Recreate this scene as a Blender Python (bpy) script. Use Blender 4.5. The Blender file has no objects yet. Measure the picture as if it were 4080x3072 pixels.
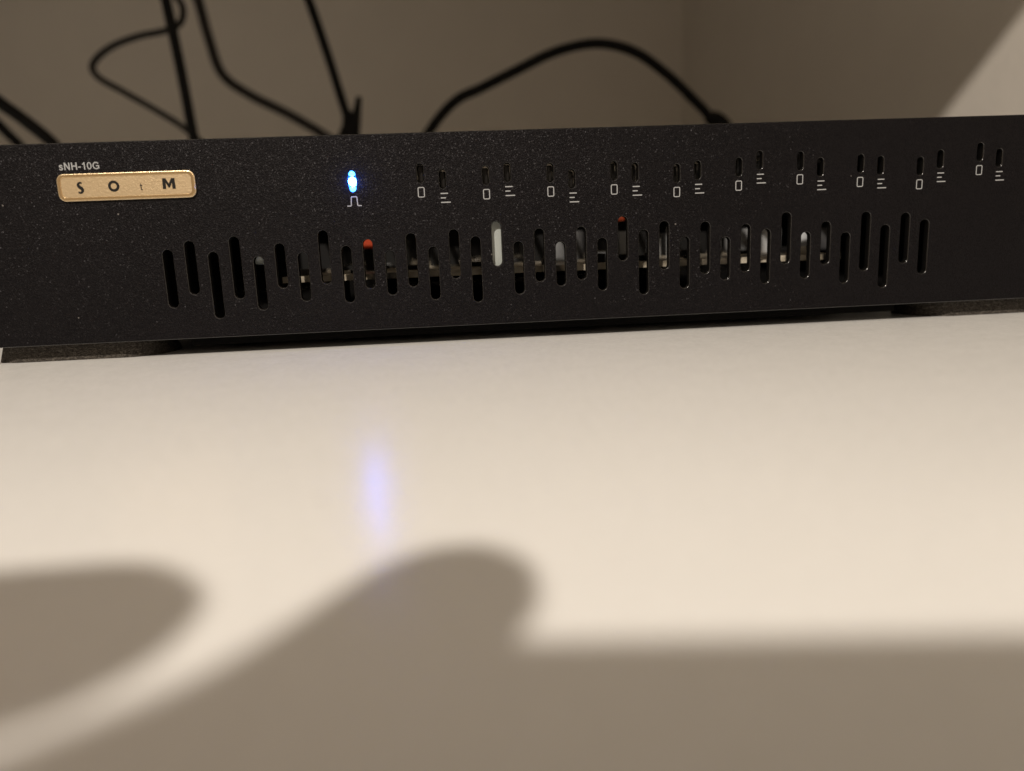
import bpy, bmesh, math, random
from mathutils import Vector, Matrix

random.seed(7)
S = 0.001                      # everything below is laid out in millimetres
sc = bpy.context.scene
COL = sc.collection

# ---------------------------------------------------------------- camera
cam_d = bpy.data.cameras.new('camera'); cam = bpy.data.objects.new('camera', cam_d); COL.objects.link(cam)
CR, CU, CF = Vector((0.9960, -0.0793, -0.0404)), Vector((0.0548, 0.1883, 0.9806)), Vector((0.0702, 0.9789, -0.1919))
CP = Vector((-27.44, -186.19, 24.29)) * S
m = Matrix((CR, CU, -CF)).transposed().to_4x4(); m.translation = CP
cam.matrix_world = m
cam_d.sensor_fit = 'HORIZONTAL'; cam_d.sensor_width = 36.0; cam_d.lens = 25.0
cam_d.clip_start = 0.002; cam_d.clip_end = 20.0
cam_d.dof.use_dof = True; cam_d.dof.focus_distance = 0.182; cam_d.dof.aperture_fstop = 7.0
sc.camera = cam

# ---------------------------------------------------------------- light
w = bpy.data.worlds.new('World'); sc.world = w; w.use_nodes = True
bg = w.node_tree.nodes['Background']; bg.inputs[0].default_value = (1.0, 0.78, 0.555, 1); bg.inputs[1].default_value = 0.39
lamp_d = bpy.data.lights.new('lamp', 'AREA'); lamp = bpy.data.objects.new('lamp', lamp_d); COL.objects.link(lamp)
lamp_d.shape = 'DISK'; lamp_d.size = 0.030; lamp_d.energy = 18.6; lamp_d.color = (1.0, 0.893, 0.775)
lamp.location = Vector((-360, -980, 900)) * S
lamp.rotation_euler = (Vector((0, -40, 20)) * S - lamp.location).to_track_quat('-Z', 'Y').to_euler()
sc.view_settings.view_transform = 'Standard'; sc.view_settings.look = 'None'
sc.view_settings.exposure = 0.0; sc.view_settings.gamma = 1.0
sc.cycles.use_denoising = True
sc.cycles.caustics_reflective = True; sc.cycles.blur_glossy = 0.3
sc.cycles.max_bounces = 7; sc.cycles.diffuse_bounces = 5
sc.cycles.sample_clamp_indirect = 30.0

# ---------------------------------------------------------------- materials
def mat(name, col=(0.5, 0.5, 0.5), rough=0.5, metal=0.0, spec=0.5, **kw):
    mt = bpy.data.materials.new(name); mt.use_nodes = True
    b = mt.node_tree.nodes['Principled BSDF']
    b.inputs['Base Color'].default_value = (*col, 1); b.inputs['Roughness'].default_value = rough
    b.inputs['Metallic'].default_value = metal; b.inputs['Specular IOR Level'].default_value = spec
    for k, v in kw.items():
        b.inputs[k.replace('_', ' ')].default_value = v
    return mt
class NT:
    def __init__(s, mt): s.t = mt.node_tree; s.b = s.t.nodes['Principled BSDF']
    def n(s, typ, **kw):
        nd = s.t.nodes.new(typ)
        for k, v in kw.items():
            if k in nd.inputs: nd.inputs[k].default_value = v
            else: setattr(nd, k, v)
        return nd
    def l(s, a, b): s.t.links.new(a, b)
    def co(s, which='Object'):
        return s.n('ShaderNodeTexCoord').outputs[which]
    def noise(s, co, scale, detail=3, rough=0.5):
        nd = s.n('ShaderNodeTexNoise'); nd.inputs['Scale'].default_value = scale
        nd.inputs['Detail'].default_value = detail; nd.inputs['Roughness'].default_value = rough
        s.l(co, nd.inputs['Vector']); return nd
    def ramp(s, fac, stops):
        nd = s.n('ShaderNodeValToRGB'); e = nd.color_ramp.elements
        while len(e) < len(stops): e.new(0.5)
        for el, (p, c) in zip(e, stops): el.position = p; el.color = c if len(c) == 4 else (*c, 1)
        s.l(fac, nd.inputs[0]); return nd.outputs[0]
    def bump(s, h, strength, dist, prev=None):
        nd = s.n('ShaderNodeBump'); nd.inputs['Strength'].default_value = strength; nd.inputs['Distance'].default_value = dist
        s.l(h, nd.inputs['Height'])
        if prev is not None: s.l(prev, nd.inputs['Normal'])
        return nd.outputs[0]
    def mix(s, fac, a, b, typ='RGBA', blend='MIX'):
        nd = s.n('ShaderNodeMix', data_type=typ); nd.blend_type = blend
        i = {'RGBA': (6, 7, 2), 'FLOAT': (2, 3, 0)}[typ]
        for src, k in ((fac, 0), (a, i[0]), (b, i[1])):
            if hasattr(src, 'is_output'): s.l(src, nd.inputs[k])
            else: nd.inputs[k].default_value = src
        return nd.outputs[i[2]]
    def math(s, op, a, b=0.0):
        nd = s.n('ShaderNodeMath', operation=op)
        for k, src in enumerate((a, b)):
            if hasattr(src, 'is_output'): s.l(src, nd.inputs[k])
            else: nd.inputs[k].default_value = src
        return nd.outputs[0]

# black powder-coated metal: fine grain, sparse dust
M = {}
def powder(name, base, rough, grain=1.0, flake=0.0105):
    mt = mat(name, base, rough, 0.0, 0.06); t = NT(mt); co = t.co()
    v = t.n('ShaderNodeTexVoronoi', feature='F1'); v.inputs['Scale'].default_value = 3300; t.l(co, v.inputs['Vector'])
    n1 = t.noise(co, 2200, 2, 0.6)
    h = t.mix(0.5, v.outputs['Distance'], n1.outputs['Fac'], 'FLOAT')
    n = t.bump(h, 0.75 * grain, 0.00022)
    t.l(n, t.b.inputs['Normal'])
    # dust: a few pale flecks
    d = t.n('ShaderNodeTexVoronoi', feature='F1'); d.inputs['Scale'].default_value = 230; t.l(co, d.inputs['Vector'])
    hue = t.n('ShaderNodeSeparateColor'); t.l(d.outputs['Color'], hue.inputs[0])
    few = t.math('GREATER_THAN', hue.outputs[0], 0.80)
    size = t.math('MULTIPLY', hue.outputs[1], 0.050)
    dot = t.math('MULTIPLY', few, t.math('LESS_THAN', d.outputs['Distance'], size))
    c = t.mix(t.math('MULTIPLY', dot, 0.55), (*base, 1), (0.30, 0.28, 0.26, 1))
    big = t.noise(co, 45, 4, 0.6)
    c2 = t.mix(t.math('MULTIPLY', big.outputs['Fac'], 0.5), c, (base[0] * 1.7, base[1] * 1.6, base[2] * 1.6, 1))
    t.l(c2, t.b.inputs['Base Color'])
    r = t.ramp(big.outputs['Fac'], [(0.3, (rough - 0.05,) * 3), (0.7, (rough + 0.07,) * 3)])
    t.l(r, t.b.inputs['Roughness'])
    # bright flakes in the coating, each with its own tilt
    fv = t.n('ShaderNodeTexVoronoi', feature='F1'); fv.inputs['Scale'].default_value = 4800; t.l(co, fv.inputs['Vector'])
    off = t.n('ShaderNodeVectorMath', operation='SUBTRACT'); t.l(fv.outputs['Color'], off.inputs[0]); off.inputs[1].default_value = (0.5, 0.5, 0.5)
    sc_ = t.n('ShaderNodeVectorMath', operation='SCALE'); t.l(off.outputs[0], sc_.inputs[0]); sc_.inputs['Scale'].default_value = 0.62
    geo = t.n('ShaderNodeNewGeometry')
    ad = t.n('ShaderNodeVectorMath', operation='ADD'); t.l(geo.outputs['Normal'], ad.inputs[0]); t.l(sc_.outputs[0], ad.inputs[1])
    nm = t.n('ShaderNodeVectorMath', operation='NORMALIZE'); t.l(ad.outputs[0], nm.inputs[0])
    gl_ = t.n('ShaderNodeBsdfGlossy'); gl_.inputs['Color'].default_value = (0.50, 0.48, 0.50, 1); gl_.inputs['Roughness'].default_value = 0.36
    t.l(nm.outputs[0], gl_.inputs['Normal'])
    w1 = t.n('ShaderNodeTexWhiteNoise', noise_dimensions='3D'); t.l(fv.outputs['Position'], w1.inputs['Vector'])
    fac = t.math('MULTIPLY', t.math('GREATER_THAN', w1.outputs['Value'], 0.40), flake)
    mx_ = t.n('ShaderNodeMixShader'); t.l(fac, mx_.inputs[0]); t.l(t.b.outputs[0], mx_.inputs[1]); t.l(gl_.outputs[0], mx_.inputs[2])
    t.l(mx_.outputs[0], t.t.nodes['Material Output'].inputs['Surface'])
    return mt
M['panel'] = powder('black_powder_coat', (0.0035, 0.0031, 0.0037), 0.44)
M['chassis'] = powder('black_sheet_metal', (0.010, 0.010, 0.010), 0.5)
M['edge'] = mat('cut_metal_edge', (0.010, 0.009, 0.008), 0.20, 0.0, 0.8)
M['inside'] = mat('black_inside', (0.004, 0.0036, 0.0033), 0.8, 0, 0.08)
M['print'] = mat('grey_print', (0.29, 0.30, 0.31), 0.6)
mt = mat('white_laminate', (0.80, 0.785, 0.76), 0.27, 0, 0.20); M['table'] = mt
t = NT(mt); co = t.co()
n1 = t.noise(co, 900, 3, 0.6); n2 = t.noise(co, 160, 3, 0.5); n3 = t.noise(co, 14, 4, 0.6)
nb = t.bump(n1.outputs['Fac'], 0.16, 0.0003); nb = t.bump(n2.outputs['Fac'], 0.02, 0.0008, nb); t.l(nb, t.b.inputs['Normal'])
c = t.mix(n3.outputs['Fac'], (0.765, 0.765, 0.75, 1), (0.815, 0.815, 0.80, 1))
gr = t.ramp(t.noise(co, 700, 2, 0.7).outputs['Fac'], [(0.28, (0.90,) * 3), (0.68, (1.0,) * 3)])
c = t.mix(1.0, c, gr, 'RGBA', 'MULTIPLY')
d = t.n('ShaderNodeTexVoronoi', feature='F1'); d.inputs['Scale'].default_value = 95; t.l(co, d.inputs['Vector'])
sp = t.n('ShaderNodeSeparateColor'); t.l(d.outputs['Color'], sp.inputs[0])
dot = t.math('MULTIPLY', t.math('GREATER_THAN', sp.outputs[0], 0.955), t.math('LESS_THAN', d.outputs['Distance'], t.math('MULTIPLY', sp.outputs[1], 0.035)))
c = t.mix(t.math('MULTIPLY', dot, 0.7), c, (0.22, 0.17, 0.13, 1)); t.l(c, t.b.inputs['Base Color'])
t.l(t.ramp(n2.outputs['Fac'], [(0.3, (0.21,) * 3), (0.7, (0.25,) * 3)]), t.b.inputs['Roughness'])
def plaster(name, col):
    mt = mat(name, col, 0.85, 0, 0.3); t = NT(mt); co = t.co()
    a = t.noise(co, 130, 5, 0.6); a.inputs['Distortion'].default_value = 0.8
    b2 = t.noise(co, 30, 3, 0.5)
    nb = t.bump(a.outputs['Fac'], 0.16, 0.0011); nb = t.bump(b2.outputs['Fac'], 0.10, 0.003, nb); t.l(nb, t.b.inputs['Normal'])
    t.l(t.mix(b2.outputs['Fac'], (*[v * 0.95 for v in col], 1), (*[min(1, v * 1.04) for v in col], 1)), t.b.inputs['Base Color'])
    return mt
M['wall'] = plaster('painted_plaster', (0.70, 0.66, 0.60))
M['shelf'] = mat('shelf_paint', (0.60, 0.58, 0.55), 0.5)
mt = mat('brass', (0.80, 0.60, 0.33), 0.34, 1.0); M['brass'] = mt; mt.node_tree.nodes['Principled BSDF'].inputs['Base Color'].default_value = (0.74, 0.585, 0.37, 1); mt.node_tree.nodes['Principled BSDF'].inputs['Coat Weight'].default_value = 1.0; mt.node_tree.nodes['Principled BSDF'].inputs['Coat Roughness'].default_value = 0.16
t = NT(mt); co = t.co(); n1 = t.noise(co, 2600, 3, 0.6)
t.l(t.bump(n1.outputs['Fac'], 0.36, 0.00018), t.b.inputs['Normal'])
M['rim'] = mat('polished_brass', (0.76, 0.57, 0.33), 0.13, 1.0)
M['letter'] = mat('black_enamel', (0.010, 0.009, 0.008), 0.6, 0, 0.15)
mt = mat('grey_felt', (0.13, 0.115, 0.10), 0.95, 0, 0.2); M['felt'] = mt
t = NT(mt); co = t.co(); mp = t.n('ShaderNodeMapping'); mp.inputs['Scale'].default_value = (1, 1, 2.2); t.l(co, mp.inputs[0])
n1 = t.noise(mp.outputs[0], 1100, 4, 0.7); n1.inputs['Distortion'].default_value = 1.2
t.l(t.ramp(n1.outputs['Fac'], [(0.34, (0.014, 0.012, 0.010)), (0.52, (0.055, 0.048, 0.041)), (0.70, (0.15, 0.135, 0.115))]), t.b.inputs['Base Color'])
t.l(t.bump(n1.outputs['Fac'], 0.8, 0.0006), t.b.inputs['Normal'])
M['cable'] = mat('black_pvc', (0.004, 0.0037, 0.0037), 0.6, 0, 0.15)
M['cable_grey'] = mat('dark_grey_pvc', (0.018, 0.0155, 0.014), 0.5, 0, 0.2)
mt = mat('circuit_board', (0.42, 0.36, 0.26), 0.4); M['pcb'] = mt
t = NT(mt); co = t.co()
n1 = t.noise(co, 75, 3, 0.6); n1.inputs['Distortion'].default_value = 0.6
t.l(t.ramp(n1.outputs['Fac'], [(0.38, (0.015, 0.013, 0.010)), (0.47, (0.22, 0.19, 0.14)), (0.60, (0.50, 0.45, 0.36)), (0.78, (0.70, 0.65, 0.55))]), t.b.inputs['Base Color'])
M['alu'] = mat('aluminium_can', (0.50, 0.52, 0.54), 0.45, 0.2)
M['white'] = mat('white_plastic', (0.36, 0.39, 0.37), 0.5)
M['red'] = mat('red_sleeve', (0.40, 0.042, 0.008), 0.4)
M['red_dark'] = mat('dark_red_sleeve', (0.22, 0.03, 0.008), 0.4)
M['chip'] = mat('black_chip', (0.006, 0.006, 0.006), 0.6, 0, 0.2)
M['pipe'] = mat('smoked_light_guide', (0.008, 0.007, 0.006), 0.35, 0, 0.3)
M['chrome'] = mat('chrome', (0.85, 0.85, 0.85), 0.08, 1.0)
def emit(name, col, st):
    mt = mat(name, (0.02, 0.05, 0.2), 0.3); b = mt.node_tree.nodes['Principled BSDF']
    b.inputs['Emission Color'].default_value = (*col, 1); b.inputs['Emission Strength'].default_value = st
    return mt
M['led_core'] = emit('led_core_glow', (0.022, 0.15, 1.0), 225)
M['led_soft'] = emit('led_soft_glow', (0.06, 0.42, 1.0), 8.0)
M['phone'] = mat('dark_phone_glass', (0.02, 0.02, 0.022), 0.2)
M['lens'] = mat('lens_ring', (0.01, 0.01, 0.01), 0.1)
mt = mat('skin', (0.56, 0.33, 0.24), 0.5); M['skin'] = mt
mt.node_tree.nodes['Principled BSDF'].inputs['Subsurface Weight'].default_value = 0.15
mt.node_tree.nodes['Principled BSDF'].inputs['Subsurface Radius'].default_value = (0.004, 0.0015, 0.0008)

# ---------------------------------------------------------------- helpers
def tag(o, label=None, cat=None, group=None, kind=None):
    for k, v in (('label', label), ('category', cat), ('group', group), ('kind', kind)):
        if v: o[k] = v
    return o
def link(name, me, mt=None, parent=None, smooth=False):
    o = bpy.data.objects.new(name, me); COL.objects.link(o)
    if mt is not None and not me.materials: me.materials.append(mt)
    if parent is not None: o.parent = parent
    if smooth:
        for p in me.polygons: p.use_smooth = True
    return o
def empty(name, loc=(0, 0, 0)):
    o = bpy.data.objects.new(name, None); COL.objects.link(o); o.location = Vector(loc) * S; o.empty_display_size = 0.01
    return o
def bm_mesh(name, bm):
    bmesh.ops.recalc_face_normals(bm, faces=bm.faces)
    me = bpy.data.meshes.new(name); bm.to_mesh(me); bm.free(); return me
def box_mesh(name, x0, x1, y0, y1, z0, z1, bev=0.0, seg=2):
    bm = bmesh.new(); bmesh.ops.create_cube(bm, size=1.0)
    for v in bm.verts:
        v.co = Vector(((x0 + x1) / 2 + v.co.x * (x1 - x0), (y0 + y1) / 2 + v.co.y * (y1 - y0), (z0 + z1) / 2 + v.co.z * (z1 - z0)))
    if bev > 0:
        bmesh.ops.bevel(bm, geom=bm.edges[:], offset=bev, segments=seg, affect='EDGES', profile=0.5)
    bmesh.ops.scale(bm, vec=(S, S, S), verts=bm.verts)
    return bm_mesh(name, bm)
def box(name, b, mt, parent=None, bev=0.0, seg=2):
    return link(name, box_mesh(name, *b, bev, seg), mt, parent)
def lathe_mesh(name, prof, seg=32, axis='Z', at=(0, 0, 0)):
    """profile of (radius, height) pairs turned round the axis"""
    bm = bmesh.new(); rings = []
    for r, h in prof:
        ring = []
        for i in range(seg):
            a = 2 * math.pi * i / seg
            p = Vector((r * math.cos(a), r * math.sin(a), h))
            if axis == 'Y': p = Vector((p.x, p.z, p.y))
            ring.append(bm.verts.new((p + Vector(at)) * S))
        rings.append(ring)
    for a, b in zip(rings, rings[1:]):
        for i in range(seg): bm.faces.new((a[i], a[(i + 1) % seg], b[(i + 1) % seg], b[i]))
    bm.faces.new(rings[0]); bm.faces.new(rings[-1])
    return bm_mesh(name, bm)
def lathe(name, prof, mt, parent=None, seg=32, axis='Z', at=(0, 0, 0), smooth=True):
    o = link(name, lathe_mesh(name, prof, seg, axis, at), mt, parent, smooth)
    o.data.set_sharp_from_angle(angle=math.radians(40)); return o
def stadium(cx, z0, z1, wd, n=10):
    r = wd / 2; pts = []
    for i in range(n + 1):
        a = math.pi * i / n; pts.append((cx + r * math.cos(a), z1 - r + r * math.sin(a)))
    for i in range(n + 1):
        a = math.pi + math.pi * i / n; pts.append((cx + r * math.cos(a), z0 + r + r * math.sin(a)))
    return pts
def rrect(x0, x1, z0, z1, r, n=6):
    pts = []
    for cx, cz, a0 in ((x1 - r, z1 - r, 0), (x0 + r, z1 - r, 90), (x0 + r, z0 + r, 180), (x1 - r, z0 + r, 270)):
        for i in range(n + 1):
            a = math.radians(a0 + 90 * i / n); pts.append((cx + r * math.cos(a), cz + r * math.sin(a)))
    return pts
def plate_mesh(name, outlines, thick, bevel=0.0, bres=2, plane='XZ', y=0.0):
    """flat plate with holes; plane XZ: its front face lies at y; plane XY: its top face lies at z = y"""
    cu = bpy.data.curves.new(name, 'CURVE'); cu.dimensions = '2D'; cu.fill_mode = 'BOTH'
    cu.extrude = thick / 2 - bevel; cu.bevel_depth = bevel; cu.bevel_resolution = bres
    for pts in outlines:
        sp = cu.splines.new('POLY'); sp.points.add(len(pts) - 1); sp.use_cyclic_u = True
        for p, (a, b) in zip(sp.points, pts): p.co = (a, b, 0, 1)
    tmp = bpy.data.objects.new('tmp', cu); COL.objects.link(tmp)
    dg = bpy.context.evaluated_depsgraph_get(); dg.update()
    me = bpy.data.meshes.new_from_object(tmp.evaluated_get(dg))
    bpy.data.objects.remove(tmp); bpy.data.curves.remove(cu)
    me.name = name
    for v in me.vertices:
        a, b, c = v.co
        v.co = Vector((a, y + thick / 2 - c, b)) * S if plane == 'XZ' else Vector((a, b, y - thick / 2 + c)) * S
    me.materials.clear(); me.update(); return me
def plate(name, outlines, thick, mt, parent=None, **kw):
    return link(name, plate_mesh(name, outlines, thick, **kw), mt, parent)
def text_plate(name, body, x, z, size, mt, parent, y, bold=0.0, width=1.0):
    cu = bpy.data.curves.new(name, 'FONT'); cu.body = body; cu.size = size; cu.extrude = 0.02; cu.offset = bold
    tmp = bpy.data.objects.new('tmp', cu); COL.objects.link(tmp)
    dg = bpy.context.evaluated_depsgraph_get(); dg.update()
    me = bpy.data.meshes.new_from_object(tmp.evaluated_get(dg))
    bpy.data.objects.remove(tmp); bpy.data.curves.remove(cu); me.name = name
    xs = [v.co.x for v in me.vertices]; x0, wd = min(xs), max(xs) - min(xs)
    for v in me.vertices:
        a, b, c = v.co; v.co = Vector((x + (a - x0) / wd * width, y - c, z + b)) * S
    me.materials.clear(); me.update(); return link(name, me, mt, parent)
def stroke(pts, wd, closed=False, caps=True):
    """outline(s) of a polyline of constant width with round joins (for printed marks)"""
    n = len(pts); L, R = [], []
    for i, p in enumerate(pts):
        p = Vector(p)
        a = Vector(pts[i - 1]) if (i > 0 or closed) else None
        b = Vector(pts[(i + 1) % n]) if (i < n - 1 or closed) else None
        d1 = (p - a).normalized() if a is not None else None
        d2 = (b - p).normalized() if b is not None else None
        d1 = d1 or d2; d2 = d2 or d1
        t_ = (d1 + d2).normalized(); nn = Vector((-t_.y, t_.x)); k = wd / 2 / max(0.5, nn.dot(Vector((-d1.y, d1.x))))
        L.append(tuple(p + nn * k)); R.append(tuple(p - nn * k))
    return (L, R) if closed else L + R[::-1]
def catmull(pts, n=8):
    P = [Vector(p) for p in pts]; P = [2 * P[0] - P[1]] + P + [2 * P[-1] - P[-2]]; out = []
    for i in range(1, len(P) - 2):
        a, b, c, d = P[i - 1:i + 3]
        for k in range(n):
            t_ = k / n
            out.append(0.5 * ((2 * b) + (c - a) * t_ + (2 * a - 5 * b + 4 * c - d) * t_ ** 2 + (3 * b - a - 3 * c + d) * t_ ** 3))
    out.append(P[-2]); return out
def tube_mesh(name, pts, rad, seg=14, n=8):
    path = catmull(pts, n); bm = bmesh.new(); rings = []; up = Vector((0, 1, 0.01)).normalized()
    for i, p in enumerate(path):
        tg = (path[min(i + 1, len(path) - 1)] - path[max(i - 1, 0)]).normalized()
        u = (up - tg * up.dot(tg))
        u = u.normalized() if u.length > 1e-4 else Vector((1, 0, 0)); up = u
        v = tg.cross(u); r = rad(i / (len(path) - 1)) if callable(rad) else rad
        rings.append([bm.verts.new((p + u * r * math.cos(2 * math.pi * k / seg) + v * r * math.sin(2 * math.pi * k / seg)) * S) for k in range(seg)])
    for a, b in zip(rings, rings[1:]):
        for i in range(seg): bm.faces.new((a[i], a[(i + 1) % seg], b[(i + 1) % seg], b[i]))
    bm.faces.new(rings[0]); bm.faces.new(rings[-1])
    return bm_mesh(name, bm)
def tube(name, pts, rad, mt, parent=None, seg=14):
    return link(name, tube_mesh(name, pts, rad, seg), mt, parent, True)

# ---------------------------------------------------------------- the setting
tag(box('tabletop', (-900, 199.5, -166, 524.5, -26, 0), M['table'], bev=1.0), 'white laminate tabletop under the black box', 'tabletop', kind='structure')
tag(box('wall_back', (-900, 320, 525, 600, -30, 1400), M['wall']), 'plain back wall in shade behind the cables', 'wall', kind='structure')
tag(box('wall_right', (200, 275, -900, 524.7, -30, 1400), M['wall']), 'plastered side wall with a lit patch at the right edge', 'wall', kind='structure')
tag(box('shelf', (-900, 199.7, -127, 524.7, 272, 292), M['shelf'], bev=1.0), 'painted shelf overhead whose edge shades the wall', 'shelf', kind='structure')
tag(box('shade_panel', (-490, -470, -127, 524.7, 0.1, 271.9), M['shelf'], bev=1.0), 'added upright panel under the shelf, unseen at far left, shading the wall', 'panel', kind='structure')  # added out of view to block light coming in from the left

# ---------------------------------------------------------------- the network switch
dev = empty('network_switch', (0, 0, 0))
tag(dev, 'black metal network switch with slotted front panel and brass badge', 'network switch')
ZB, ZT = 4.46, 52.96
HALF = [(12.23, 27.22), (15.32, 29.17), (9.02, 26.23), (13.78, 29.79), (10.72, 24.68), (15.93, 27.69), (12.44, 25.2), (16.54, 30.48), (11.56, 26.38), (14.89, 27.82), (12.99, 24.81), (14.86, 28.91), (11.29, 25.32), (16.49, 29.45), (10.17, 27.5), (19.19, 31.05), (11.73, 25.78), (14.73, 28.83), (13.36, 25.24)]
VZ = HALF + HALF[:-1][::-1]
VENT = [(-98.687 + 5.483 * i, a, b) for i, (a, b) in enumerate(VZ)]
PT = [45.86, 44.27, 44.82, 45.37, 44.91, 43.22, 44.86, 44.3, 43.66, 44.27, 44.69, 46.24, 45.72, 44.01, 44.53, 43.9, 43.37, 44.96, 46.47, 44.79]
PORT = []
for i, zt in enumerate(PT):
    j, k = divmod(i, 2); PORT.append((-34.96 + 16.415 * j + 5.478 * k, zt - 5.25, zt))
LEDX, LEDZ0, LEDZ1 = -51.87, 39.05, 44.55
holes = [stadium(x, a, b, 3.05) for x, a, b in VENT] + [stadium(x, a, b, 2.2, 8) for x, a, b in PORT] + [stadium(LEDX, LEDZ0, LEDZ1, 2.15, 8)]
fp = plate('front_panel', [rrect(-147.7, 147.7, ZB + 0.3, ZT - 0.3, 0.5, 3)] + holes, 2.2, M['panel'], dev, bevel=0.3, bres=2)
fp.data.materials.append(M['edge']); fp.data.materials.append(M['inside'])
for p in fp.data.polygons:
    if p.normal.y > -0.9: p.material_index = 1 if (p.normal.y < -0.12 or abs(p.center.z - (ZT + ZB) / 2 * S) > 0.023) else 2
fp['label'] = 'black powder coated front panel with upright slots'

# printed marks on the panel
PY = 0.0 - 0.025
for i, (x, a, b) in enumerate(PORT):
    if i % 2 == 0:
        zc = a - 2.05; x0, x1, z0, z1 = x - 0.87, x + 0.87, zc - 1.27, zc + 1.27
        L, R = stroke(rrect(x0 + 0.11, x1 - 0.11, z0 + 0.11, z1 - 0.11, 0.3, 3), 0.23, True)
        plate('ring_mark', [L, R], 0.03, M['print'], fp, y=PY)
    else:
        zc = a - 2.02; xl = x - 0.68
        for nm, dz, wd in (('bar_mark', 1.08, 1.9), ('bar_mark', 0, 1.33), ('bar_mark', -1.1, 2.48)):
            plate(nm, [rrect(xl, xl + wd, zc + dz - 0.135, zc + dz + 0.135, 0.1, 2)], 0.03, M['print'], fp, y=PY)
pl = [(-53.55, 35.83), (-52.72, 35.83), (-52.56, 35.98), (-52.45, 37.85), (-52.28, 38.05), (-51.22, 38.05), (-51.05, 37.88), (-50.95, 36.0), (-50.8, 35.85), (-49.98, 35.85)]
plate('pulse_mark', [stroke(pl, 0.25)], 0.03, M['print'], fp, y=PY)
def vstroke(pts):
    """outline of a stroke with a width at each point"""
    L, R = [], []
    for i, (x, z, wd) in enumerate(pts):
        a, b = pts[max(0, i - 1)], pts[min(len(pts) - 1, i + 1)]
        d_ = Vector((b[0] - a[0], b[1] - a[1])).normalized(); nn = Vector((-d_.y, d_.x)) * wd / 2
        L.append((x + nn.x, z + nn.y)); R.append((x - nn.x, z - nn.y))
    return L + R[::-1]
arc = lambda cx, cz, rx, rz, a0, a1, n=10: [(cx + rx * math.cos(math.radians(a0 + (a1 - a0) * i / n)), cz + rz * math.sin(math.radians(a0 + (a1 - a0) * i / n))) for i in range(n + 1)]
def glyphs(x, z, cap, wdt):
    """sNH-10G in an upright grotesque: (advance, outlines) on a cap height of 1, stroke 0.15"""
    w_ = 0.155; G = []
    sp = catmull([Vector((0.50, 0.53, w_)), Vector((0.42, 0.645, w_)), Vector((0.27, 0.66, w_)), Vector((0.13, 0.54, w_)), Vector((0.25, 0.41, w_)), Vector((0.42, 0.33, w_)), Vector((0.50, 0.20, w_)), Vector((0.40, 0.07, w_)), Vector((0.22, 0.06, w_)), Vector((0.08, 0.20, w_))], 4)
    G.append((0.66, [vstroke([(p.x, p.y, p.z) for p in sp])]))
    G.append((0.98, [[(0.1, 0), (0.1, 1), (0.27, 1), (0.70, 0.30), (0.70, 1), (0.86, 1), (0.86, 0), (0.69, 0), (0.26, 0.70), (0.26, 0)]]))
    G.append((0.98, [[(0.1, 0), (0.1, 1), (0.27, 1), (0.27, 0.60), (0.70, 0.60), (0.70, 1), (0.87, 1), (0.87, 0), (0.70, 0), (0.70, 0.44), (0.27, 0.44), (0.27, 0)]]))
    G.append((0.46, [[(0.05, 0.28), (0.05, 0.44), (0.41, 0.44), (0.41, 0.28)]]))
    G.append((0.74, [[(0.36, 0), (0.36, 0.74), (0.16, 0.62), (0.16, 0.78), (0.30, 0.87), (0.39, 1.0), (0.52, 1.0), (0.52, 0)]]))
    o_ = arc(0.36, 0.5, 0.32, 0.5, 0, 360, 28)[:-1]; i_ = arc(0.36, 0.5, 0.165, 0.36, 0, 360, 28)[:-1]
    G.append((0.76, [o_, i_]))
    g = arc(0.53, 0.5, 0.40, 0.43, 35, 315, 18)
    G.append((1.05, [vstroke([(a, b, w_) for a, b in g] + [(0.87, 0.18, w_), (0.87, 0.46, w_)][:1]) , [(0.52, 0.40), (0.52, 0.54), (0.95, 0.54), (0.95, 0.10), (0.80, 0.10), (0.80, 0.40)]]))
    tot = sum(a for a, _ in G); out = []; cx = 0
    for adv, ols in G:
        for ol in ols: out.append(([(x + (cx + a) / tot * wdt, z + b * cap) for a, b in ol], adv))
        cx += adv
    return [o for o, _ in out]
gl = glyphs(-121.3, 46.64, 1.72, 9.6)
plate('model_lettering', gl[:-1], 0.03, M['print'], fp, y=PY)
plate('model_lettering', gl[-1:], 0.036, M['print'], fp, y=PY)

# brass badge
bd = plate('badge', [rrect(-121.9, -89.8, 39.42, 45.54, 1.55, 6)], 0.7, M['brass'], dev, bevel=0.18, bres=2, y=-0.6)
L = rrect(-121.75, -89.95, 39.57, 45.39, 1.45, 6); R = rrect(-121.2, -90.5, 40.05, 44.91, 1.05, 6)
plate('badge_rim', [L, R], 0.2, M['rim'], bd, bevel=0.06, y=-0.74)
BY = -0.64
cs = catmull([Vector((0.46, 1.02, 0.30)), Vector((0.2, 1.22, 0.30)), Vector((-0.22, 1.08, 0.42)), Vector((-0.42, 0.62, 0.52)), Vector((-0.12, 0.18, 0.62)), Vector((0.34, -0.18, 0.62)), Vector((0.46, -0.66, 0.52)), Vector((0.14, -1.1, 0.42)), Vector((-0.28, -1.16, 0.34)), Vector((-0.5, -0.88, 0.26))], 5)
plate('letter', [vstroke([(-116.72 + p.x, 42.34 + p.y, p.z * 1.22) for p in cs])], 0.05, M['letter'], bd, y=BY)
circ = lambda cx, cz, r, n=28: [(cx + r * math.cos(2 * math.pi * i / n), cz + r * math.sin(2 * math.pi * i / n)) for i in range(n)]
plate('letter', [circ(-108.89, 42.5, 1.32), circ(-108.89, 42.5, 0.70)], 0.05, M['letter'], bd, y=BY)
tx, tz = -102.5, 42.12
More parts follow.
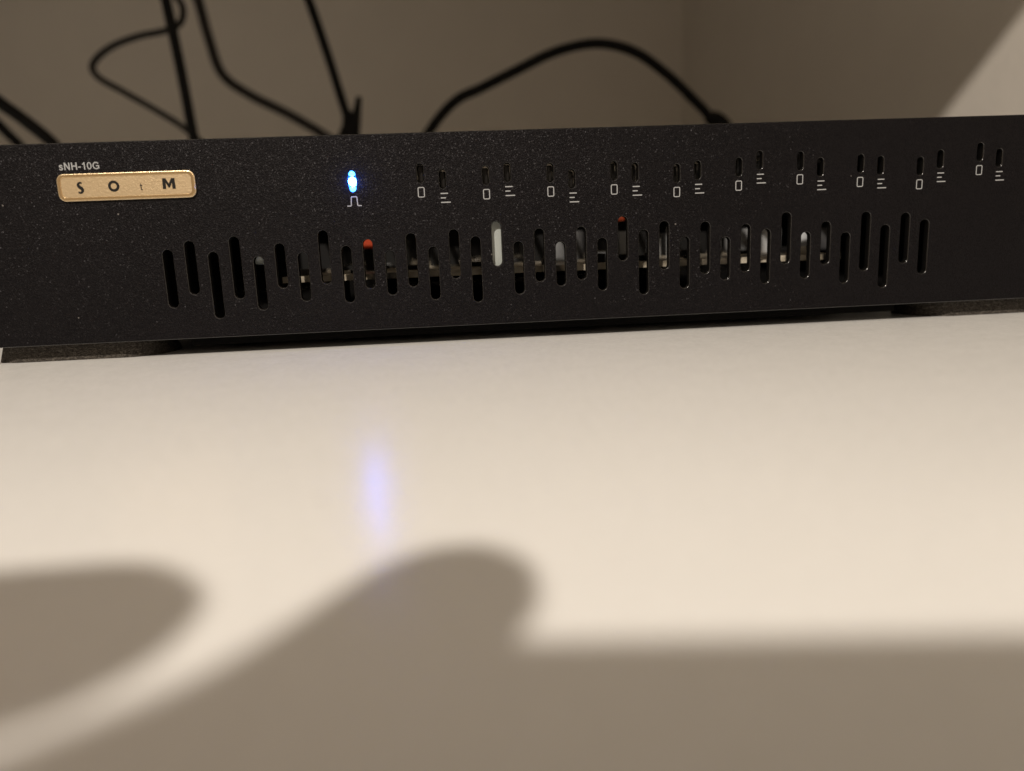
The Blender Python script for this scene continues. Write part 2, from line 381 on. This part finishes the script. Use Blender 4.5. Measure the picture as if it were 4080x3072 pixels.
plate('letter', [[(tx - 0.13, tz + 0.76), (tx + 0.08, tz + 0.76), (tx + 0.08, tz + 0.42), (tx + 0.3, tz + 0.42), (tx + 0.3, tz + 0.24), (tx + 0.08, tz + 0.24), (tx + 0.08, tz - 0.5), (tx + 0.16, tz - 0.6), (tx + 0.32, tz - 0.58), (tx + 0.32, tz - 0.78), (tx + 0.0, tz - 0.78), (tx - 0.13, tz - 0.6), (tx - 0.13, tz + 0.24), (tx - 0.28, tz + 0.24), (tx - 0.28, tz + 0.42), (tx - 0.13, tz + 0.42)]], 0.05, M['letter'], bd, y=BY)
mx, mz = -95.9, 42.68
plate('letter', [[(mx + a, mz + b) for a, b in ((-1.52, -1.26), (-1.46, 1.26), (-0.66, 1.26), (0.0, -0.02), (0.66, 1.26), (1.46, 1.26), (1.52, -1.26), (0.76, -1.26), (0.73, 0.22), (0.16, -0.95), (-0.16, -0.95), (-0.73, 0.22), (-0.76, -1.26))]], 0.05, M['letter'], bd, y=BY)

# status light: a bright core between two duller glowing pieces of the light guide
lo = lathe('status_light', [(0.25, -0.80), (0.6, -0.75), (0.88, -0.35), (1.01, 0.3), (1.01, 2.0)], M['led_core'], dev, 24, 'Y', (LEDX, -0.12, 41.75))
lo['label'] = 'glowing blue status light'
for zc, hh in ((43.72, 0.80), (39.95, 0.86)):
    bm = bmesh.new(); bmesh.ops.create_icosphere(bm, subdivisions=3, radius=1.0)
    for v in bm.verts:
        k = 1 + 0.12 * math.sin(v.co.z * 7 + zc) * math.cos(v.co.x * 5)
        v.co = Vector((LEDX - 0.05 + v.co.x * 0.88 * k, 0.75 + v.co.y * 0.7, zc + v.co.z * hh * k)) * S
    link('light_guide', bm_mesh('light_guide', bm), M['led_soft'], lo, True)

box('leak_shield', (LEDX - 2.2, LEDX + 2.2, 2.3, 6, LEDZ0 - 1, LEDZ1 + 1), M['inside'], lo)  # unseen box added to keep the blue glow out of the case
# chassis behind the panel
box('base_plate', (-147, 147, 2.3, 211, ZB + 0.4, ZB + 1.6), M['chassis'], dev)
for x0, x1 in ((-147, -145.8), (145.8, 147)):
    box('side_plate', (x0, x1, 2.3, 211, ZB + 1.7, ZT - 1.8), M['chassis'], dev)
box('rear_plate', (-145.7, 145.7, 209.8, 211, ZB + 1.7, ZT - 1.8), M['inside'], dev)
cov = [[(-147, 2.3), (147, 2.3), (147, 211), (-147, 211)]]
for i in range(33):
    x = -112 + 7 * i
    for a, b in ((4.5, 58), (62, 116), (120, 174)):
        cov.append([(x - 2.6, a), (x + 2.6, a), (x + 2.6, b), (x - 2.6, b)])
plate('top_cover', cov, 1.2, M['chassis'], dev, plane='XY', y=ZT - 0.5)
box('gap_shade_box', (-98, 96, 7, 205, 1.9, ZB + 0.35), M['inside'], dev)  # added black box standing in for the deep shade under the case
foot_me = box_mesh('foot', -22, 22, -11, 11, 0.0, ZB + 0.35, 0.0)
bm = bmesh.new(); bm.from_mesh(foot_me)
up = [e for e in bm.edges if abs(e.verts[0].co.z - e.verts[1].co.z) > 0.002]
bmesh.ops.bevel(bm, geom=up, offset=9.0 * S, segments=10, affect='EDGES', profile=0.5)
for v in bm.verts:                                            # felt pads belly out a little under the weight
    if v.co.z > 0.002: v.co.x *= 0.93; v.co.y *= 0.97
bm.to_mesh(foot_me); bm.free()
for x, y in ((-127, 15.0), (125, 15.0), (-127, 185), (125, 185)):
    f = link('foot', foot_me, M['felt'], dev, True); f.location = (x * S, y * S, 0.0)
foot_me.set_sharp_from_angle(angle=math.radians(40))

# what shows through the slots
PCBZ = 18.7
box('circuit_board', (-73.5, 81, 9.5, 206, PCBZ - 1.6, PCBZ), M['pcb'], dev)
for x in (-60, 70):
    for y in (20, 195):
        lathe('standoff', [(2.5, ZB + 1.6), (2.5, PCBZ - 1.65)], M['inside'], dev, 12, 'Z', (x, y, 0))
def fpx(x, Y): return -27.4 + (x + 27.4) * (Y + 186.2) / 186.2
def can(x, Y, r, h, mt='alu', cap=True):
    X = fpx(x, Y)
    o = lathe('capacitor', [(r * 0.94, PCBZ), (r, PCBZ + 0.5), (r, PCBZ + h - 0.8), (r * 0.86, PCBZ + h)], M[mt], dev, 20, 'Z', (X, Y, 0))
M['alu_dull'] = mat('dull_can', (0.16, 0.165, 0.17), 0.55, 0.0, 0.3)
M['alu_dark'] = mat('dark_can', (0.05, 0.05, 0.052), 0.55, 0.0, 0.3)
for a in ((-1.0, 46, 3.6, 9.0, 'alu_dull'), (4.0, 70, 3.0, 10, 'alu_dark'), (15.0, 58, 3.4, 9.0, 'alu_dull'), (24.6, 64, 2.4, 6.5, 'alu'), (29.6, 48, 2.0, 10.0, 'alu'), (33.5, 74, 3.6, 8, 'alu_dark'), (40.9, 52, 1.9, 10.0, 'alu'), (46.0, 66, 3.0, 6.0, 'alu_dull'), (50.6, 44, 3.0, 8.2, 'alu_dull'), (56.2, 58, 3.2, 8.6, 'alu'), (64.6, 42, 2.9, 10.5, 'alu'), (71.2, 74, 3.6, 7.5, 'alu_dark')):
    can(*a)
X = fpx(-16.45, 3)
box('connector', (X - 3.2, X + 3.2, 2.35, 9.0, PCBZ, PCBZ + 17), M['white'], dev, 0.6)
lathe('spacer', [(0.6, 22.3), (2.0, 22.6), (2.9, 23.6), (3.1, 25), (3.1, ZT - 1.8)], M['white'], dev, 20, 'Z', (fpx(-76.6, 4), 5.6, 0))
for x, Y, z0, wd in ((-49.3, 37, 25.3, 5.0), (14.7, 36, 30.4, 5.0)):
    X = fpx(x, Y)
    c = box('film_capacitor', (X - wd / 2, X + wd / 2, Y - 2, Y + 6, z0, z0 + 10), M['red' if x < 0 else 'red_dark'], dev, 0.8)
    box('riser', (X - 1.2, X + 1.2, Y + 1.5, Y + 3.5, PCBZ, z0 - 0.05), M['chip'], c)
for x, Y, wd, dp, h in ((-66, 30, 9, 14, 1.2), (-52, 48, 12, 12, 1.6), (-38, 26, 7, 9, 1.4), (-30, 62, 10, 16, 6), (-6, 58, 9, 14, 9), (9.5, 16, 5, 5, 2.6), (33, 70, 16, 16, 8), (-22, 30, 4, 8, 1.5), (-44, 90, 14, 18, 10), (48, 80, 12, 14, 9), (60, 55, 7, 10, 1.6), (20, 60, 7, 12, 9), (-62, 80, 12, 20, 9)):
    X = fpx(x, Y); box('chip', (X - wd / 2, X + wd / 2, Y, Y + dp, PCBZ + 0.02, PCBZ + h), M['chip'], dev, 0.15, 1)
for x, Y in ((-28.6, 103), (-26.0, 106), (-22.0, 108), (-7.2, 92), (6.8, 80)):
    X = fpx(x, Y); lathe('screw', [(1.6, PCBZ), (1.6, PCBZ + 0.5), (1.1, PCBZ + 1.1), (0.3, PCBZ + 1.35)], M['chrome'], dev, 16, 'Z', (X, Y, 0))
rnd = random.Random(21)
for i in range(34):                                       # small parts near the front of the board
    X, Y = rnd.uniform(-70, 78), rnd.uniform(11, 75); wd, dp, h = rnd.uniform(1.2, 4.5), rnd.uniform(1.2, 4), rnd.uniform(0.6, 2.6)
    box('chip', (X - wd / 2, X + wd / 2, Y, Y + dp, PCBZ + 0.03, PCBZ + h), M[rnd.choice(('chip', 'chip', 'alu_dark', 'alu_dull', 'pcb'))], dev, 0.12, 1)
for i, (x, a, b) in enumerate(PORT):                     # smoked light guides behind the first five ports
    if i < 11:
        box('light_guide', (x - 0.75, x + 0.75, 2.4 if i < 6 else 3.0, 6.0, a + 0.5, b - 0.6), M['pipe'], dev, 0.25)

# ---------------------------------------------------------------- cables behind
def cable(label, pts, r, mt, group='loose cables behind the box'):
    o = empty('cable', pts[-1]); off = Vector(pts[-1])
    tube('cord', [Vector(p) - off for p in pts], r, mt, o)
    return tag(o, label, 'cable', group)
c1 = cable('thick black cable slanting down at the far left edge', [(-330, 236, 272), (-318, 237, 210), (-296, 238, 140), (-278.4, 238, 122.3), (-266.2, 238, 111), (-255.7, 238, 102.2), (-242.2, 238, 88.9), (-232, 238, 70), (-222, 240, 35), (-205, 246, 6), (-170, 262, 4.0)], 3.4, M['cable'])
c2 = cable('second black cable low in the left corner, under the thick one', [(-345, 262, 272), (-330, 262, 190), (-302, 262, 130), (-281.8, 262, 103.5), (-273.4, 262, 93.1), (-264, 262, 78), (-250, 263, 40), (-235, 268, 6), (-200, 280, 3.5)], 2.8, M['cable'])
c3 = cable('straight black cable running steeply down, crossing the looped thin lead', [(-183, 240, 272), (-178, 240, 205), (-175.4, 240, 174.7), (-174, 240, 161.1), (-170.7, 240, 126.1), (-168.2, 240, 91.1), (-166, 240, 62), (-164, 242, 25), (-160, 250, 3.5)], 2.75, M['cable'])
c4 = cable('thin black lead with a small loop and a sharp bend at left', [(-200, 268, 272), (-192, 268, 205), (-186.7, 268, 184), (-179.7, 268, 174.5), (-174.9, 268, 166.6), (-176.6, 267, 158), (-184.9, 266, 153.4), (-201.2, 266, 150.4), (-217.4, 267, 145.2), (-228.4, 268, 137.2), (-226.9, 268, 129.8), (-213, 268, 120.9), (-196.2, 268, 110.3), (-179.2, 266, 98.2), (-168, 262, 84), (-160, 256, 50), (-154, 252, 12), (-140, 256, 2.4)], 1.9, M['cable_grey'])
c5 = cable('dull dark cable dropping steeply, then bending right towards the plug', [(-205, 330, 272), (-194, 330, 228), (-189.3, 330, 206.2), (-184.6, 330, 189.6), (-180.8, 330, 167.2), (-174.6, 330, 144.2), (-158, 330, 130.7), (-134.9, 330, 118.3), (-111.6, 330, 103.7), (-90, 326, 86), (-70, 310, 50), (-60, 270, 30), (-56, 226, 28), (-56, 212, 28)], 3.2, M['cable_grey'])
c6 = cable('straight black cable ending in a plug with an upright latch', [(-130, 250, 272), (-115, 250, 205), (-105.9, 250, 177.3), (-100.5, 250, 163.1), (-93.2, 250, 136.5), (-87.5, 250, 113), (-84.6, 250, 101), (-83.6, 249, 92), (-83.4, 246, 80), (-83.4, 236, 56), (-83.4, 222, 40), (-83.4, 212, 38)], 2.6, M['cable'])
def at_end(c, pts): return [Vector(p) - c.location / S for p in pts]
tube('plug', at_end(c6, [(-84.4, 250, 104), (-83.6, 249.5, 97), (-83.4, 249, 90), (-83.4, 247, 78)]), lambda u: 2.6 + 2.9 * min(1, u * 1.6), M['cable'], c6)
tube('latch', at_end(c6, [(-82.5, 249, 88), (-79.8, 249, 99), (-76.8, 249, 111.5)]), lambda u: 4.2 - 2.6 * u, M['cable'], c6)
tube('latch', at_end(c6, [(-84, 249, 97), (-87, 249, 93.5), (-90, 249, 88)]), lambda u: 2.4 - 0.6 * u, M['cable'], c6)
c7 = cable('black cable arching high behind the middle of the box', [(-60, 212, 30), (-60, 226, 34), (-57, 234, 52), (-49, 236, 73), (-35.7, 236, 92.4), (-22, 236, 105.6), (-7.4, 236, 111.9), (11.1, 236, 120), (34.9, 236, 129.9), (58.5, 236, 133.8), (79.6, 236, 129), (98.2, 236, 116.8), (113.1, 236, 103.5), (123.3, 236, 93.1), (128, 234, 82), (129, 224, 70), (129, 212, 66)], 2.75, M['cable'])
tube('plug', at_end(c7, [(121.5, 236, 91), (124.5, 236, 92.2), (129.5, 236, 90.2), (133.5, 235, 85), (134, 228, 74), (130, 214, 66)]), lambda u: 2.2 + 2.2 * min(1, u * 4), M['cable'], c7)

# ---------------------------------------------------------------- the phone taking the picture and the hand that holds it (their shadow falls on the table)
def pc(a, b, c): return CP / S + CR * a + CU * b + CF * c          # right / up / forward of the lens, mm
ph = empty('phone'); ph.matrix_world = m.copy()
tag(ph, 'dark smartphone held in front of the table edge, casting the straight shadow', 'phone')
PHL, PHR, PHB, PHT = -29, 122, -55, 18.0
me = box_mesh('body', PHL, PHR, PHB, PHT, 3.0, 11.5, 1.6, 3); link('body', me, M['phone'], ph)
lathe('camera_ring', [(6.5, 1.6), (6.5, 3.2)], M['lens'], ph, 28, 'Z', (0, 0, 0))

def flesh(name, chains, label, cat):
    """one continuous skin: tapered limbs of (x, y, z, radius) joints, fused by a voxel remesh and smoothed"""
    bm = bmesh.new()
    for ch in chains:
        path = catmull([Vector(p) for p in ch], 14)            # 4-D joints: position and radius together
        for p in path:
            g = bmesh.ops.create_icosphere(bm, subdivisions=2, radius=p[3] * S)
            for v in g['verts']: v.co += Vector(p[:3]) * S
    o = link(name, bm_mesh(name, bm), M['skin'])
    r = o.modifiers.new('fuse', 'REMESH'); r.mode = 'VOXEL'; r.voxel_size = 1.3 * S; r.use_smooth_shade = True
    sm = o.modifiers.new('soften', 'SMOOTH'); sm.factor = 0.5; sm.iterations = 4
    return tag(o, label, cat)
W_ = (-168, -268, -12, 19)
flesh('hand', [
    [(-245, -400, -70, 27), (-205, -335, -40, 23), W_, (-150, -238, 6, 16)],                                                     # forearm and wrist
    [W_, (-146, -240, 24, 13), (-128, -222, 44, 10), (-104, -228, 58, 8.6), (-84, -226, 62, 8.4), (-66, -212, 58, 7.9), (-56.6, -199.8, 52, 7.6), (-47.2, -183.0, 46, 7.4)],   # index over the top edge
    [W_, (-150, -232, 16, 14), (-130, -205, 37, 10.5), (-116, -191, 44, 8.8), (-104, -183.5, 46, 8.4), (-93, -182.3, 45, 7.8), (-84, -180.5, 44, 7.6), (-72.4, -178.2, 42.2, 7.3), (-68.2, -180.8, 41.8, 7.2)],   # middle in front
    [W_, (-150, -232, 6, 14), (-130, -204, 20, 10.5), (-114, -190, 21, 8.6), (-100, -182, 20, 8.2), (-80, -178.5, 19, 7.4), (-62, -179, 18, 6.8)],              # ring
    [W_, (-148, -234, -8, 13), (-126, -206, 2, 9.5), (-104, -186, 0, 7.4), (-86, -180, -2, 6.6), (-72, -180, -3, 6.0)],                # little
    [W_, (-146, -246, 8, 14), (-114, -238, 22, 11), (-100, -232, 25, 9.4), (-84, -222, 24, 9.0), (-64, -206.5, 22, 7.8)],                # thumb on the screen side
], 'bare hand gripping the phone, its fingers shading the table', 'hand')
